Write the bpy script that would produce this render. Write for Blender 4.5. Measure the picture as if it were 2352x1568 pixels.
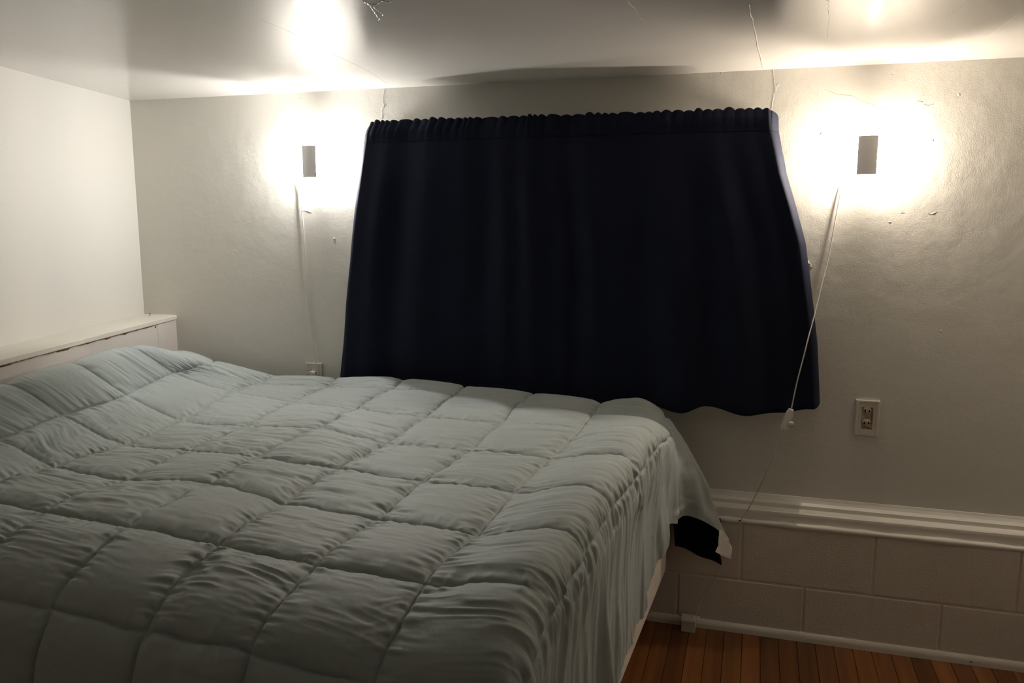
import bpy, bmesh, math, random
import numpy as np
from mathutils import Vector, Matrix

# ---------------------------------------------------------------- clear
for o in list(bpy.data.objects):
    bpy.data.objects.remove(o, do_unlink=True)
scene = bpy.context.scene
COL = scene.collection

# ---------------------------------------------------------------- camera
FPX, YAW, PITCH, CAM_Y, CAM_Z = 1875.5, 0.2894, 0.1517, -2.749, 1.383
cam_data = bpy.data.cameras.new('camera')
cam = bpy.data.objects.new('camera', cam_data)
COL.objects.link(cam)
cam_data.sensor_fit = 'HORIZONTAL'
cam_data.sensor_width = 36.0
cam_data.lens = FPX / 2352.0 * 36.0
cam_data.clip_start = 0.02
cam.location = (0, CAM_Y, CAM_Z)
cam.rotation_euler = (math.pi / 2 - PITCH, 0, YAW)
scene.camera = cam

# ---------------------------------------------------------------- world, exposure
world = bpy.data.worlds.new('world')
scene.world = world
world.use_nodes = True
world.node_tree.nodes['Background'].inputs[0].default_value = (0.02, 0.02, 0.022, 1)
world.node_tree.nodes['Background'].inputs[1].default_value = 0.0
vs = scene.view_settings
vs.view_transform = 'Standard'
vs.look = 'None'
vs.gamma = 1.0
vs.use_curve_mapping = False
vs.exposure = 0.0
BULB_LEFT, BULB_RIGHT = 1380.0, 1540.0        # emission of the two bulbs (the room's only lamps)
TINT_LEFT, TINT_RIGHT = (1.0, 0.967, 0.925), (1.0, 0.865, 0.715)

# ---------------------------------------------------------------- pixel rays (photo frame 2352 x 1568)
_cy, _sy, _cp, _sp = math.cos(YAW), math.sin(YAW), math.cos(PITCH), math.sin(PITCH)
FWD = np.array([-_sy * _cp, _cy * _cp, -_sp])
RGT = np.array([_cy, _sy, 0.0])
UPV = np.cross(RGT, FWD)
C0 = np.array([0, CAM_Y, CAM_Z])
def ray(x, y): return FWD + RGT * (x - 1176) / FPX - UPV * (y - 784) / FPX
def onz(x, y, Z): d = ray(x, y); return C0 + d * (Z - C0[2]) / d[2]
def ony(x, y, Y): d = ray(x, y); return C0 + d * (Y - C0[1]) / d[1]
def onx(x, y, X): d = ray(x, y); return C0 + d * (X - C0[0]) / d[0]
def onplane(x, y, n, q): d = ray(x, y); n = np.array(n); return C0 + d * (((np.array(q) - C0) @ n) / (d @ n))

rng = np.random.default_rng(7)
random.seed(7)

# ---------------------------------------------------------------- materials
def mat(name, color, rough=0.5, spec=0.5, noise=None, bump=None, extra=None, sheen=0.0, metallic=0.0, coat=0.0):
    m = bpy.data.materials.new(name)
    m.use_nodes = True
    nt = m.node_tree
    b = nt.nodes['Principled BSDF']
    b.inputs['Base Color'].default_value = (*color, 1)
    b.inputs['Roughness'].default_value = rough
    b.inputs['Specular IOR Level'].default_value = spec
    b.inputs['Metallic'].default_value = metallic
    b.inputs['Sheen Weight'].default_value = sheen
    b.inputs['Coat Weight'].default_value = coat
    tc = nt.nodes.new('ShaderNodeTexCoord')
    if noise:
        sc, amt = noise
        n = nt.nodes.new('ShaderNodeTexNoise'); n.inputs['Scale'].default_value = sc; n.inputs['Detail'].default_value = 5
        nt.links.new(tc.outputs['Object'], n.inputs['Vector'])
        mr = nt.nodes.new('ShaderNodeMapRange')
        mr.inputs['From Min'].default_value = 0.3; mr.inputs['From Max'].default_value = 0.7
        mr.inputs['To Min'].default_value = 1 - amt; mr.inputs['To Max'].default_value = 1 + amt
        nt.links.new(n.outputs['Fac'], mr.inputs['Value'])
        mx = nt.nodes.new('ShaderNodeVectorMath'); mx.operation = 'SCALE'
        mx.inputs[0].default_value = color
        nt.links.new(mr.outputs['Result'], mx.inputs['Scale'])
        nt.links.new(mx.outputs['Vector'], b.inputs['Base Color'])
    last = None
    for sc, strength, dist in (bump or []):
        n = nt.nodes.new('ShaderNodeTexNoise'); n.inputs['Scale'].default_value = sc; n.inputs['Detail'].default_value = 3
        nt.links.new(tc.outputs['Object'], n.inputs['Vector'])
        bp = nt.nodes.new('ShaderNodeBump'); bp.inputs['Strength'].default_value = strength; bp.inputs['Distance'].default_value = dist
        nt.links.new(n.outputs['Fac'], bp.inputs['Height'])
        if last: nt.links.new(last.outputs['Normal'], bp.inputs['Normal'])
        last = bp
    if last: nt.links.new(last.outputs['Normal'], b.inputs['Normal'])
    if extra: extra(m, nt, b, tc, last)
    return m

def specks(m, nt, b, tc, last):
    # sparse lumps under the wall paint
    v = nt.nodes.new('ShaderNodeTexVoronoi'); v.inputs['Scale'].default_value = 16
    nt.links.new(tc.outputs['Object'], v.inputs['Vector'])
    mr = nt.nodes.new('ShaderNodeMapRange')
    mr.inputs['From Min'].default_value = 0.0; mr.inputs['From Max'].default_value = 0.07
    mr.inputs['To Min'].default_value = 1; mr.inputs['To Max'].default_value = 0
    nt.links.new(v.outputs['Distance'], mr.inputs['Value'])
    mul = nt.nodes.new('ShaderNodeMath'); mul.operation = 'MULTIPLY'
    gt = nt.nodes.new('ShaderNodeMath'); gt.operation = 'GREATER_THAN'; gt.inputs[1].default_value = 0.72
    sep = nt.nodes.new('ShaderNodeSeparateColor')
    nt.links.new(v.outputs['Color'], sep.inputs[0]); nt.links.new(sep.outputs[0], gt.inputs[0])
    nt.links.new(mr.outputs['Result'], mul.inputs[0]); nt.links.new(gt.outputs[0], mul.inputs[1])
    bp = nt.nodes.new('ShaderNodeBump'); bp.inputs['Strength'].default_value = 0.8; bp.inputs['Distance'].default_value = 0.003
    nt.links.new(mul.outputs[0], bp.inputs['Height'])
    if last: nt.links.new(last.outputs['Normal'], bp.inputs['Normal'])
    nt.links.new(bp.outputs['Normal'], b.inputs['Normal'])

def wood(m, nt, b, tc, last):
    oi = nt.nodes.new('ShaderNodeObjectInfo')
    mp = nt.nodes.new('ShaderNodeMapping'); mp.inputs['Scale'].default_value = (38, 2.2, 10)
    ad = nt.nodes.new('ShaderNodeVectorMath'); ad.operation = 'ADD'
    cb = nt.nodes.new('ShaderNodeCombineXYZ')
    ml = nt.nodes.new('ShaderNodeMath'); ml.operation = 'MULTIPLY'; ml.inputs[1].default_value = 37.0
    nt.links.new(oi.outputs['Random'], ml.inputs[0]); nt.links.new(ml.outputs[0], cb.inputs[1]); nt.links.new(ml.outputs[0], cb.inputs[0])
    nt.links.new(tc.outputs['Object'], ad.inputs[0]); nt.links.new(cb.outputs[0], ad.inputs[1])
    nt.links.new(ad.outputs[0], mp.inputs['Vector'])
    n = nt.nodes.new('ShaderNodeTexNoise'); n.inputs['Scale'].default_value = 1.0; n.inputs['Detail'].default_value = 6; n.inputs['Distortion'].default_value = 0.6
    nt.links.new(mp.outputs['Vector'], n.inputs['Vector'])
    cr = nt.nodes.new('ShaderNodeValToRGB')
    cr.color_ramp.elements[0].position = 0.3; cr.color_ramp.elements[0].color = (0.115, 0.036, 0.0095, 1)
    cr.color_ramp.elements[1].position = 0.72; cr.color_ramp.elements[1].color = (0.215, 0.083, 0.022, 1)
    nt.links.new(n.outputs['Fac'], cr.inputs['Fac'])
    mr = nt.nodes.new('ShaderNodeMapRange'); mr.inputs['To Min'].default_value = 0.62; mr.inputs['To Max'].default_value = 1.3
    nt.links.new(oi.outputs['Random'], mr.inputs['Value'])
    vm = nt.nodes.new('ShaderNodeVectorMath'); vm.operation = 'SCALE'
    nt.links.new(cr.outputs['Color'], vm.inputs[0]); nt.links.new(mr.outputs['Result'], vm.inputs['Scale'])
    nt.links.new(vm.outputs['Vector'], b.inputs['Base Color'])

def chipped(m, nt, b, tc, last):
    # paint knocked off in small brown spots
    n = nt.nodes.new('ShaderNodeTexNoise'); n.inputs['Scale'].default_value = 28; n.inputs['Detail'].default_value = 4
    nt.links.new(tc.outputs['Object'], n.inputs['Vector'])
    cr = nt.nodes.new('ShaderNodeValToRGB'); cr.color_ramp.interpolation = 'CONSTANT'
    cr.color_ramp.elements[0].position = 0; cr.color_ramp.elements[0].color = (0.74, 0.70, 0.62, 1)
    cr.color_ramp.elements[1].position = 0.715; cr.color_ramp.elements[1].color = (0.12, 0.06, 0.04, 1)
    nt.links.new(n.outputs['Fac'], cr.inputs['Fac']); nt.links.new(cr.outputs['Color'], b.inputs['Base Color'])

def weave(m, nt, b, tc, last):
    w = nt.nodes.new('ShaderNodeTexNoise'); w.inputs['Scale'].default_value = 900
    nt.links.new(tc.outputs['Object'], w.inputs['Vector'])
    bp = nt.nodes.new('ShaderNodeBump'); bp.inputs['Strength'].default_value = 0.15; bp.inputs['Distance'].default_value = 0.001
    nt.links.new(w.outputs['Fac'], bp.inputs['Height'])
    if last: nt.links.new(last.outputs['Normal'], bp.inputs['Normal'])
    nt.links.new(bp.outputs['Normal'], b.inputs['Normal'])

def stretched(m, nt, b, tc, last):
    mp = nt.nodes.new('ShaderNodeMapping'); mp.inputs['Scale'].default_value = (60, 7, 60)
    nt.links.new(tc.outputs['Object'], mp.inputs['Vector'])
    n = nt.nodes.new('ShaderNodeTexNoise'); n.inputs['Scale'].default_value = 2.0; n.inputs['Detail'].default_value = 5
    nt.links.new(mp.outputs['Vector'], n.inputs['Vector'])
    bp = nt.nodes.new('ShaderNodeBump'); bp.inputs['Strength'].default_value = 0.6; bp.inputs['Distance'].default_value = 0.003
    nt.links.new(n.outputs['Fac'], bp.inputs['Height']); nt.links.new(bp.outputs['Normal'], b.inputs['Normal'])

M = {}
M['wall'] = mat('wall_paint', (0.705, 0.685, 0.628), 0.42, 0.45, noise=(1.2, 0.02), bump=[(260, 0.30, 0.0016), (12, 0.22, 0.010)], extra=specks)
M['wall_left'] = mat('cream_paint', (0.72, 0.697, 0.65), 0.5, 0.4, noise=(1.2, 0.02), bump=[(240, 0.1, 0.0015), (5, 0.1, 0.012)])
M['ceiling'] = mat('ceiling_gloss_paint', (0.735, 0.71, 0.675), 0.18, 0.6, bump=[(220, 0.16, 0.0012), (5, 0.07, 0.012)])
M['trim'] = mat('trim_paint', (0.78, 0.75, 0.68), 0.4, 0.5, noise=(6, 0.03), bump=[(60, 0.15, 0.003)])
M['ledge'] = mat('ledge_paint', (0.74, 0.71, 0.63), 0.42, 0.5, noise=(5, 0.03), bump=[(30, 0.2, 0.004)])
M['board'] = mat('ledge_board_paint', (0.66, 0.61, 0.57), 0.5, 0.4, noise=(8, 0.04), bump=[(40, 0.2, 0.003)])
M['base'] = mat('baseboard_paint', (0.74, 0.70, 0.62), 0.4, 0.5, bump=[(80, 0.25, 0.003)], extra=chipped)
M['block'] = mat('painted_block', (0.69, 0.63, 0.55), 0.6, 0.35, noise=(20, 0.03), bump=[(150, 0.5, 0.003), (420, 0.25, 0.002)])
M['mortar'] = mat('painted_mortar', (0.70, 0.64, 0.56), 0.6, 0.3, bump=[(90, 0.5, 0.004)])
M['floor'] = mat('floor_wood', (0.3, 0.11, 0.03), 0.34, 0.5, extra=wood)
M['subfloor'] = mat('subfloor', (0.05, 0.022, 0.01), 0.8, 0.2)
M['bare_wood'] = mat('bare_wood', (0.20, 0.10, 0.05), 0.8, 0.2, noise=(60, 0.4))
M['dark'] = mat('dark_hole', (0.012, 0.01, 0.01), 0.8, 0.2)
M['navy'] = mat('navy_blackout_fabric', (0.0048, 0.0076, 0.0215), 0.8, 0.2, sheen=0.0, bump=[(700, 0.2, 0.0006)])
M['quilt'] = mat('sage_quilt_fabric', (0.415, 0.465, 0.458), 0.62, 0.3, sheen=0.12, noise=(3, 0.03), bump=[(45, 0.16, 0.006)], extra=weave)
M['black'] = mat('black_sheet_fabric', (0.004, 0.004, 0.005), 0.9, 0.1)
M['tag'] = mat('white_tag_fabric', (0.88, 0.82, 0.76), 0.8, 0.2, bump=[(90, 0.4, 0.003)])
M['boxspring'] = mat('box_spring_fabric', (0.84, 0.76, 0.68), 0.85, 0.2, extra=stretched)
M['metal'] = mat('grey_lamp_metal', (0.82, 0.815, 0.81), 0.5, 0.5)
M['white_plastic'] = mat('white_plastic', (0.78, 0.76, 0.71), 0.4, 0.5)
M['cord'] = mat('white_cord', (0.62, 0.59, 0.53), 0.5, 0.4)
M['plate'] = mat('painted_plate', (0.68, 0.65, 0.55), 0.38, 0.5, bump=[(120, 0.2, 0.002)])
M['receptacle'] = mat('worn_receptacle', (0.40, 0.31, 0.26), 0.5, 0.4, noise=(90, 0.35), bump=[(150, 0.4, 0.002)])
M['worn_face'] = mat('worn_socket_face', (0.52, 0.46, 0.40), 0.5, 0.4, noise=(160, 0.3), bump=[(200, 0.4, 0.002)])
M['rust'] = mat('reddish_wear', (0.33, 0.12, 0.06), 0.7, 0.3, noise=(200, 0.4))
M['brass'] = mat('brass_screw', (0.45, 0.22, 0.08), 0.4, 0.5, metallic=0.6)
M['nail'] = mat('dark_nail_steel', (0.06, 0.05, 0.04), 0.5, 0.5, metallic=0.7)
M['leg'] = mat('dark_leg_wood', (0.05, 0.03, 0.02), 0.6, 0.4)

def emis(name, color, strength):
    m = bpy.data.materials.new(name); m.use_nodes = True
    b = m.node_tree.nodes['Principled BSDF']
    b.inputs['Base Color'].default_value = (0.9, 0.9, 0.9, 1)
    b.inputs['Emission Color'].default_value = (*color, 1)
    b.inputs['Emission Strength'].default_value = strength
    return m
M['bulb_l'] = emis('bulb_glow_neutral', TINT_LEFT, BULB_LEFT)
M['bulb_r'] = emis('bulb_glow_warm', TINT_RIGHT, BULB_RIGHT)

# ---------------------------------------------------------------- helpers
def link(name, me, m, parent=None, smooth=False):
    o = bpy.data.objects.new(name, me)
    COL.objects.link(o)
    if m and not me.materials: me.materials.append(m)
    if parent: o.parent = parent
    if smooth:
        me.polygons.foreach_set('use_smooth', [True] * len(me.polygons))
    return o
def bm_obj(name, bm, m, parent=None, smooth=False):
    me = bpy.data.meshes.new(name)
    bm.normal_update(); bm.to_mesh(me); bm.free()
    return link(name, me, m, parent, smooth)
def py_obj(name, v, f, m, parent=None, smooth=False):
    me = bpy.data.meshes.new(name)
    me.from_pydata([tuple(map(float, p)) for p in v], [], [tuple(map(int, q)) for q in f]); me.update()
    return link(name, me, m, parent, smooth)
def box_bm(x0, x1, y0, y1, z0, z1, bev=0.0, seg=2):
    bm = bmesh.new()
    bmesh.ops.create_cube(bm, size=1, matrix=Matrix.Translation(((x0 + x1) / 2, (y0 + y1) / 2, (z0 + z1) / 2)) @ Matrix.Diagonal((x1 - x0, y1 - y0, z1 - z0, 1)))
    if bev: bmesh.ops.bevel(bm, geom=bm.edges[:], offset=bev, segments=seg, affect='EDGES', profile=0.5)
    return bm
def box(name, x0, x1, y0, y1, z0, z1, m, parent=None, bev=0.0, seg=2):
    return bm_obj(name, box_bm(x0, x1, y0, y1, z0, z1, bev, seg), m, parent)
def prism(name, prof, x0, x1, m, parent=None, smooth=False):
    """profile of (y, z) points run along x"""
    n = len(prof)
    v = [(x0, y, z) for y, z in prof] + [(x1, y, z) for y, z in prof]
    f = [(i, (i + 1) % n, n + (i + 1) % n, n + i) for i in range(n)] + [tuple(range(n))[::-1], tuple(range(n, 2 * n))]
    o = py_obj(name, v, f, m, parent, smooth)
    bm = bmesh.new(); bm.from_mesh(o.data); bmesh.ops.recalc_face_normals(bm, faces=bm.faces); bm.to_mesh(o.data); bm.free()
    return o
def smooth_path(pts, n=8):
    P = np.array(pts, float); out = []
    for i in range(len(P) - 1):
        p0 = P[max(i - 1, 0)]; p1 = P[i]; p2 = P[i + 1]; p3 = P[min(i + 2, len(P) - 1)]
        for k in range(n):
            t = k / n
            out.append(0.5 * (2 * p1 + (p2 - p0) * t + (2 * p0 - 5 * p1 + 4 * p2 - p3) * t * t + (3 * p1 - p0 - 3 * p2 + p3) * t ** 3))
    out.append(P[-1])
    return np.array(out)
def tube(name, pts, r, m, parent=None, sides=8, n=8, smooth=True):
    P = smooth_path(pts, n) if n > 1 else np.array(pts, float)
    T = np.gradient(P, axis=0); T /= np.linalg.norm(T, axis=1)[:, None] + 1e-12
    ref = np.array([0.31, 0.9, 0.2]); v = []
    rr = np.broadcast_to(np.array(r, float), (len(P),))
    for i in range(len(P)):
        a = np.cross(T[i], ref); a /= np.linalg.norm(a) + 1e-12
        b = np.cross(T[i], a)
        for k in range(sides):
            w = 2 * math.pi * k / sides
            v.append(P[i] + (a * math.cos(w) + b * math.sin(w)) * rr[i])
    f = []
    for i in range(len(P) - 1):
        for k in range(sides):
            k2 = (k + 1) % sides
            f.append((i * sides + k, i * sides + k2, (i + 1) * sides + k2, (i + 1) * sides + k))
    f.append(tuple(range(sides))[::-1]); f.append(tuple(range((len(P) - 1) * sides, len(P) * sides)))
    return py_obj(name, v, f, m, parent, smooth)
def cyl(name, p0, p1, r, m, parent=None, sides=20, r2=None):
    return tube(name, [p0, p1], [r, r if r2 is None else r2], m, parent, sides, n=1)
def lathe(name, base, axis, prof, m, parent=None, sides=24):
    """profile of (radius, distance along axis)"""
    ax = np.array(axis, float); ax /= np.linalg.norm(ax)
    a = np.cross(ax, [0.3, 0.2, 0.9]); a /= np.linalg.norm(a); b = np.cross(ax, a)
    v = []; f = []
    for r, h in prof:
        for k in range(sides):
            w = 2 * math.pi * k / sides
            v.append(np.array(base) + ax * h + (a * math.cos(w) + b * math.sin(w)) * max(r, 1e-5))
    for i in range(len(prof) - 1):
        for k in range(sides):
            k2 = (k + 1) % sides
            f.append((i * sides + k, i * sides + k2, (i + 1) * sides + k2, (i + 1) * sides + k))
    f.append(tuple(range(sides))[::-1]); f.append(tuple(range((len(prof) - 1) * sides, len(prof) * sides)))
    o = py_obj(name, v, f, m, parent, True)
    bm = bmesh.new(); bm.from_mesh(o.data); bmesh.ops.recalc_face_normals(bm, faces=bm.faces); bm.to_mesh(o.data); bm.free()
    return o
def thing(name, label, cat, loc=(0, 0, 0), group=None):
    o = bpy.data.objects.new(name, None); COL.objects.link(o)
    o.location = loc; o.empty_display_size = 0.05
    return tag(o, label, cat, group)
def tag(o, label, cat, group=None):
    o['label'] = label; o['category'] = cat
    if group: o['group'] = group
    return o
def struct(o, label, cat):
    o['kind'] = 'structure'; o['label'] = label; o['category'] = cat
    return o
def under(parent, *objs):
    """parent objects that were built in world coordinates to an Empty that stands elsewhere"""
    bpy.context.view_layer.update()
    for o in objs:
        o.parent = parent
        o.matrix_parent_inverse = Matrix.Translation(-Vector(parent.location))

def vnoise(x, y, seed=0):
    """smooth value noise in -1..1 on numpy arrays"""
    r = np.random.default_rng(seed).uniform(-1, 1, (256, 256))
    xi = np.floor(x).astype(int); yi = np.floor(y).astype(int)
    fx = x - xi; fy = y - yi
    fx = fx * fx * fx * (fx * (fx * 6 - 15) + 10); fy = fy * fy * fy * (fy * (fy * 6 - 15) + 10)
    a = r[xi % 256, yi % 256]; b = r[(xi + 1) % 256, yi % 256]; c = r[xi % 256, (yi + 1) % 256]; d = r[(xi + 1) % 256, (yi + 1) % 256]
    return (a * (1 - fx) + b * fx) * (1 - fy) + (c * (1 - fx) + d * fx) * fy

# ================================================================ the room
CEIL = 1.8334
XC, WB = -2.3863, 0.2249                       # where the left wall meets the back wall, and its slant
XR, YF = 1.25, -3.7                            # right and front walls, out of view
DB = np.array([math.sin(WB), -math.cos(WB), 0.0])   # along the left wall, towards the camera
NB = np.array([math.cos(WB), math.sin(WB), 0.0])    # out of the left wall, into the room
E = 0.0606                                     # the block wall stands proud of the plaster by this much

wall_back = struct(box('wall_back', XC - 0.3, XR + 0.1, 0, 0.12, 0.37, CEIL + 0.02, M['wall']), 'off-white lumpy painted plaster wall behind the bed and curtain', 'wall')
LB = 4.0
def slab(name, a, b, thick, z0, z1, m):
    """vertical slab from plan point a to b with its thickness on the outer side"""
    a = np.array(a, float); b = np.array(b, float); d = (b - a) / np.linalg.norm(b - a); n = np.array([-d[1], d[0]]) * thick
    pts = [a, b, b + n, a + n]
    v = [(*q, z0) for q in pts] + [(*q, z1) for q in pts]
    f = [(3, 2, 1, 0), (4, 5, 6, 7), (0, 1, 5, 4), (1, 2, 6, 5), (2, 3, 7, 6), (3, 0, 4, 7)]
    o = py_obj(name, v, f, m)
    bm = bmesh.new(); bm.from_mesh(o.data); bmesh.ops.recalc_face_normals(bm, faces=bm.faces); bm.to_mesh(o.data); bm.free()
    return o
tL = (0 - YF) / math.cos(WB)
endB = (XC + DB[0] * tL, YF)
struct(slab('wall_left', endB, (XC, 0.0), 0.12, 0, CEIL + 0.02, M['wall_left']), 'smooth cream painted wall at the head of the bed', 'wall')
struct(box('wall_right', XR, XR + 0.1, YF - 0.1, 0.12, 0, CEIL + 0.02, M['wall']), 'plain painted side wall opposite the bed head', 'wall')
struct(box('wall_front', endB[0] - 0.2, XR + 0.1, YF - 0.1, YF, 0, CEIL + 0.02, M['wall']), 'plain painted wall facing the window curtain', 'wall')
ceiling = struct(box('ceiling', XC - 0.3, XR + 0.1, YF - 0.1, 0.12, CEIL, CEIL + 0.08, M['ceiling']), 'low glossy off-white painted ceiling', 'ceiling')

# floor: strip boards running towards the back wall
floor = struct(box('floor', XC - 0.1, XR + 0.1, YF - 0.1, 0.0, -0.06, -0.012, M['subfloor']), 'narrow reddish-brown varnished strip wood floor', 'floor')
BW = 0.0572
bmeshes = {}
xb = -2.45; i = 0
while xb < XR:
    cuts = [-0.045, YF] if i % 2 else [-0.045, -1.2 - 0.9 * random.random(), YF]
    for y1, y0 in zip(cuts[:-1], cuts[1:]):
        L = round(y1 - y0, 1)
        if L not in bmeshes:
            bm = box_bm(-BW / 2 + 0.0006, BW / 2 - 0.0006, -0.5, 0.5, -0.012, 0.0, 0.0009, 1)
            me = bpy.data.meshes.new('floor_board'); bm.to_mesh(me); bm.free(); me.materials.append(M['floor']); bmeshes[L] = me
        o = bpy.data.objects.new('floor_board', bmeshes[L]); COL.objects.link(o); o.parent = floor
        o.location = (xb + BW / 2, (y0 + y1) / 2, 0); o.scale = (1, (y1 - y0) - 0.001, 1)
    xb += BW; i += 1

# block wall at the foot of the plaster
JX, JZ = -0.005, 0.1831
BL, BH = 0.4064, 0.2
mortar = py_obj('mortar', [], [], M['mortar'])
bpy.data.objects.remove(mortar, do_unlink=True)
mortar = box('mortar', XC - 0.2, XR, -E + 0.0035, 0.1, 0, 0.383, M['mortar'], wall_back)
bm = box_bm(-BL / 2 + 0.0035, BL / 2 - 0.0035, -0.02, 0.0, -BH / 2 + 0.0035, BH / 2 - 0.0035, 0.003, 2)
block_me = bpy.data.meshes.new('block'); bm.to_mesh(block_me); bm.free(); block_me.materials.append(M['block'])
bm = box_bm(-BL / 2 + 0.0035, BL / 2 - 0.0035, -0.02, 0.0, -JZ / 2, JZ / 2 - 0.0035, 0.003, 2)
block_me2 = bpy.data.meshes.new('block'); bm.to_mesh(block_me2); bm.free(); block_me2.materials.append(M['block'])
for k in range(-7, 6):
    for me, xo, zo in ((block_me, 0.5, JZ + BH / 2), (block_me2, 0.0, JZ / 2)):
        xm = JX + BL * (k + xo)
        if xm < XC + 0.2 or xm + BL / 2 > XR + 0.2: continue
        o = bpy.data.objects.new('block', me); COL.objects.link(o); o.parent = wall_back
        o.location = (xm, -E + 0.02 + random.uniform(-0.0008, 0.0008), zo)

# ledge above the blocks: cove moulding, ledge board, caulk bead
prof = [(0.02, 0.474), (-0.002, 0.470), (-0.005, 0.462), (-0.010, 0.454), (-0.017, 0.449), (-0.021, 0.4465), (-0.021, 0.434), (-0.046, 0.4305), (-0.050, 0.427), (-0.051, 0.420), (-0.050, 0.392), (0.02, 0.392)]
trim_1 = struct(prism('trim_1', prof, XC + 0.05, XR, M['trim']), 'white painted moulding and ledge board above the block wall', 'trim')
nb = 60
xs = np.linspace(XC + 0.05, XR, nb * 3)
v = []; f = []
bead = [(0.0, 0.0105), (-0.0085, 0.008), (-0.0115, 0.003), (-0.0105, -0.006), (-0.002, -0.010), (0.012, -0.010)]
jit = np.interp(np.arange(len(xs)), np.arange(0, len(xs), 3), rng.uniform(-1, 1, nb))
for q, x in enumerate(xs):
    for by, bz in bead:
        v.append((x, -0.053 + by * (1 + 0.18 * jit[q]), 0.3865 + bz * (1 + 0.25 * jit[q])))
nbp = len(bead)
for q in range(len(xs) - 1):
    for k in range(nbp):
        f.append((q * nbp + k, q * nbp + (k + 1) % nbp, (q + 1) * nbp + (k + 1) % nbp, (q + 1) * nbp + k))
trim_2 = struct(py_obj('trim_2', v, f, M['trim'], None, True), 'uneven caulk bead between ledge board and block wall', 'trim')
qh = ony(1700, 1193, -0.062)
under_hole = lathe('nail_hole', (qh[0], -0.0665, 0.391), (0, -1, 0), [(0.0035, 0), (0.0035, 0.0012)], M['dark'], trim_2, 10)

# baseboard: small rounded strip with knocked paint
prof = [(-0.055, 0.0), (-0.055, 0.030)] + [(-0.060 - 0.014 * math.sin(a), 0.010 + 0.018 * math.cos(a)) for a in np.linspace(0, math.pi / 2, 7)] + [(-0.0745, 0.0)]
struct(prism('baseboard_back', prof, XC + 0.1, XR, M['base']), 'chipped cream painted base strip along the block wall', 'baseboard')

# raised paint ridges and hairline cracks in wall and ceiling
def ridge(pix, parent, plane, r=0.0016, name='paint_ridge', m=None, jitter=0.003, n=7):
    P = smooth_path([plane(*q) for q in pix], n)
    P = P + rng.normal(0, jitter * 0.35, P.shape)
    if parent is ceiling: P[:, 2] = CEIL
    if parent is wall_back: P[:, 1] = 0.0
    rr = r * (0.45 + 0.8 * rng.random(len(P)))
    return tube(name, P, rr, m or (M['ceiling'] if parent is ceiling else M['wall']), parent, 6, n=1)
cz = lambda x, y: onz(x, y, CEIL)
wy = lambda x, y: ony(x, y, 0.0)
ridge([(1720, 8), (1731, 60), (1742, 110), (1752, 156)], ceiling, cz, 0.0017)
ridge([(835, 2), (850, 12), (862, 30), (872, 46)], ceiling, cz, 0.0018)
ridge([(845, 8), (862, 10), (880, 2), (898, 5)], ceiling, cz, 0.0016)
ridge([(856, 14), (868, 24), (880, 34)], ceiling, cz, 0.0014)
ridge([(600, 45), (680, 80), (760, 122), (840, 160), (890, 192)], ceiling, cz, 0.00035, jitter=0.001)
ridge([(1903, 0), (1903, 40), (1901, 84)], ceiling, cz, 0.0009)
ridge([(2208, 14), (2190, 28), (2172, 40)], ceiling, cz, 0.0007)
ridge([(2340, 30), (2300, 62), (2262, 92)], ceiling, cz, 0.0006)
ridge([(1440, 4), (1452, 14), (1468, 38), (1472, 52)], ceiling, cz, 0.0008)
ridge([(884, 205), (880, 222), (882, 240), (878, 258), (878, 274)], wall_back, wy, 0.0013, jitter=0.006)
ridge([(1776, 158), (1778, 180), (1780, 205)], wall_back, wy, 0.0010)
ridge([(1789, 193), (1783, 201), (1781, 209)], wall_back, wy, 0.0011)
ridge([(1779, 212), (1774, 236), (1772, 252)], wall_back, wy, 0.0007)
ridge([(1896, 206), (1920, 216), (1955, 222), (1985, 236), (2030, 248)], wall_back, wy, 0.0005)
ridge([(2122, 240), (2132, 243), (2142, 240)], wall_back, wy, 0.0007)
ridge([(2100, 232), (2120, 236)], wall_back, wy, 0.0006, n=4)
ridge([(2130, 488), (2140, 491), (2150, 487)], wall_back, wy, 0.0008)
ridge([(2038, 508), (2046, 510)], wall_back, wy, 0.0009, n=4)
ridge([(2068, 489), (2078, 488)], wall_back, wy, 0.0007, n=4)
ridge([(1080, 205), (1089, 235), (1092, 258)], wall_back, wy, 0.0010)
ridge([(694, 483), (705, 484), (716, 488)], wall_back, wy, 0.0012)
ridge([(1852, 596), (1858, 606), (1862, 616)], wall_back, wy, 0.0022, jitter=0.006)
ridge([(765, 547), (770, 549)], wall_back, wy, 0.0024, n=4)

# boxed ledge along the left wall
LZ, LO = 0.991, 0.1495
def lb(u, n, z): return np.array([XC, 0, 0]) + DB * u + NB * n + np.array([0, 0, z])
def lbox(name, u0, u1, n0, n1, z0, z1, m, parent=None, bev=0.0015):
    bm = box_bm(u0, u1, n0, n1, z0, z1, bev, 2)
    for vv in bm.verts: vv.co = Vector(lb(*vv.co))
    bmesh.ops.recalc_face_normals(bm, faces=bm.faces)
    return bm_obj(name, bm, m, parent)
ledge = bpy.data.objects.new('trim_3', None); COL.objects.link(ledge)
struct(ledge, 'cream boxed wooden ledge with chipped edge along the bed head wall', 'ledge')
def led_u(px, py):
    q = onplane(px, py, NB, lb(0, LO, 0)); return float((q - np.array([XC, 0, 0])) @ DB), float(q[2])
uj, _ = led_u(362, 742)
top_b = lbox('ledge_board', -0.06, 3.0, 0.0, LO + 0.003, LZ - 0.018, LZ, M['ledge'], ledge, 0.003)
fr_b = lbox('front_board', uj + 0.0025, 3.0, LO - 0.018, LO, 0.30, LZ - 0.0188, M['board'], ledge)
en_b = lbox('end_board', -0.06, uj, LO - 0.018, LO - 0.001, 0.30, LZ - 0.0175, M['board'], ledge)
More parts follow.
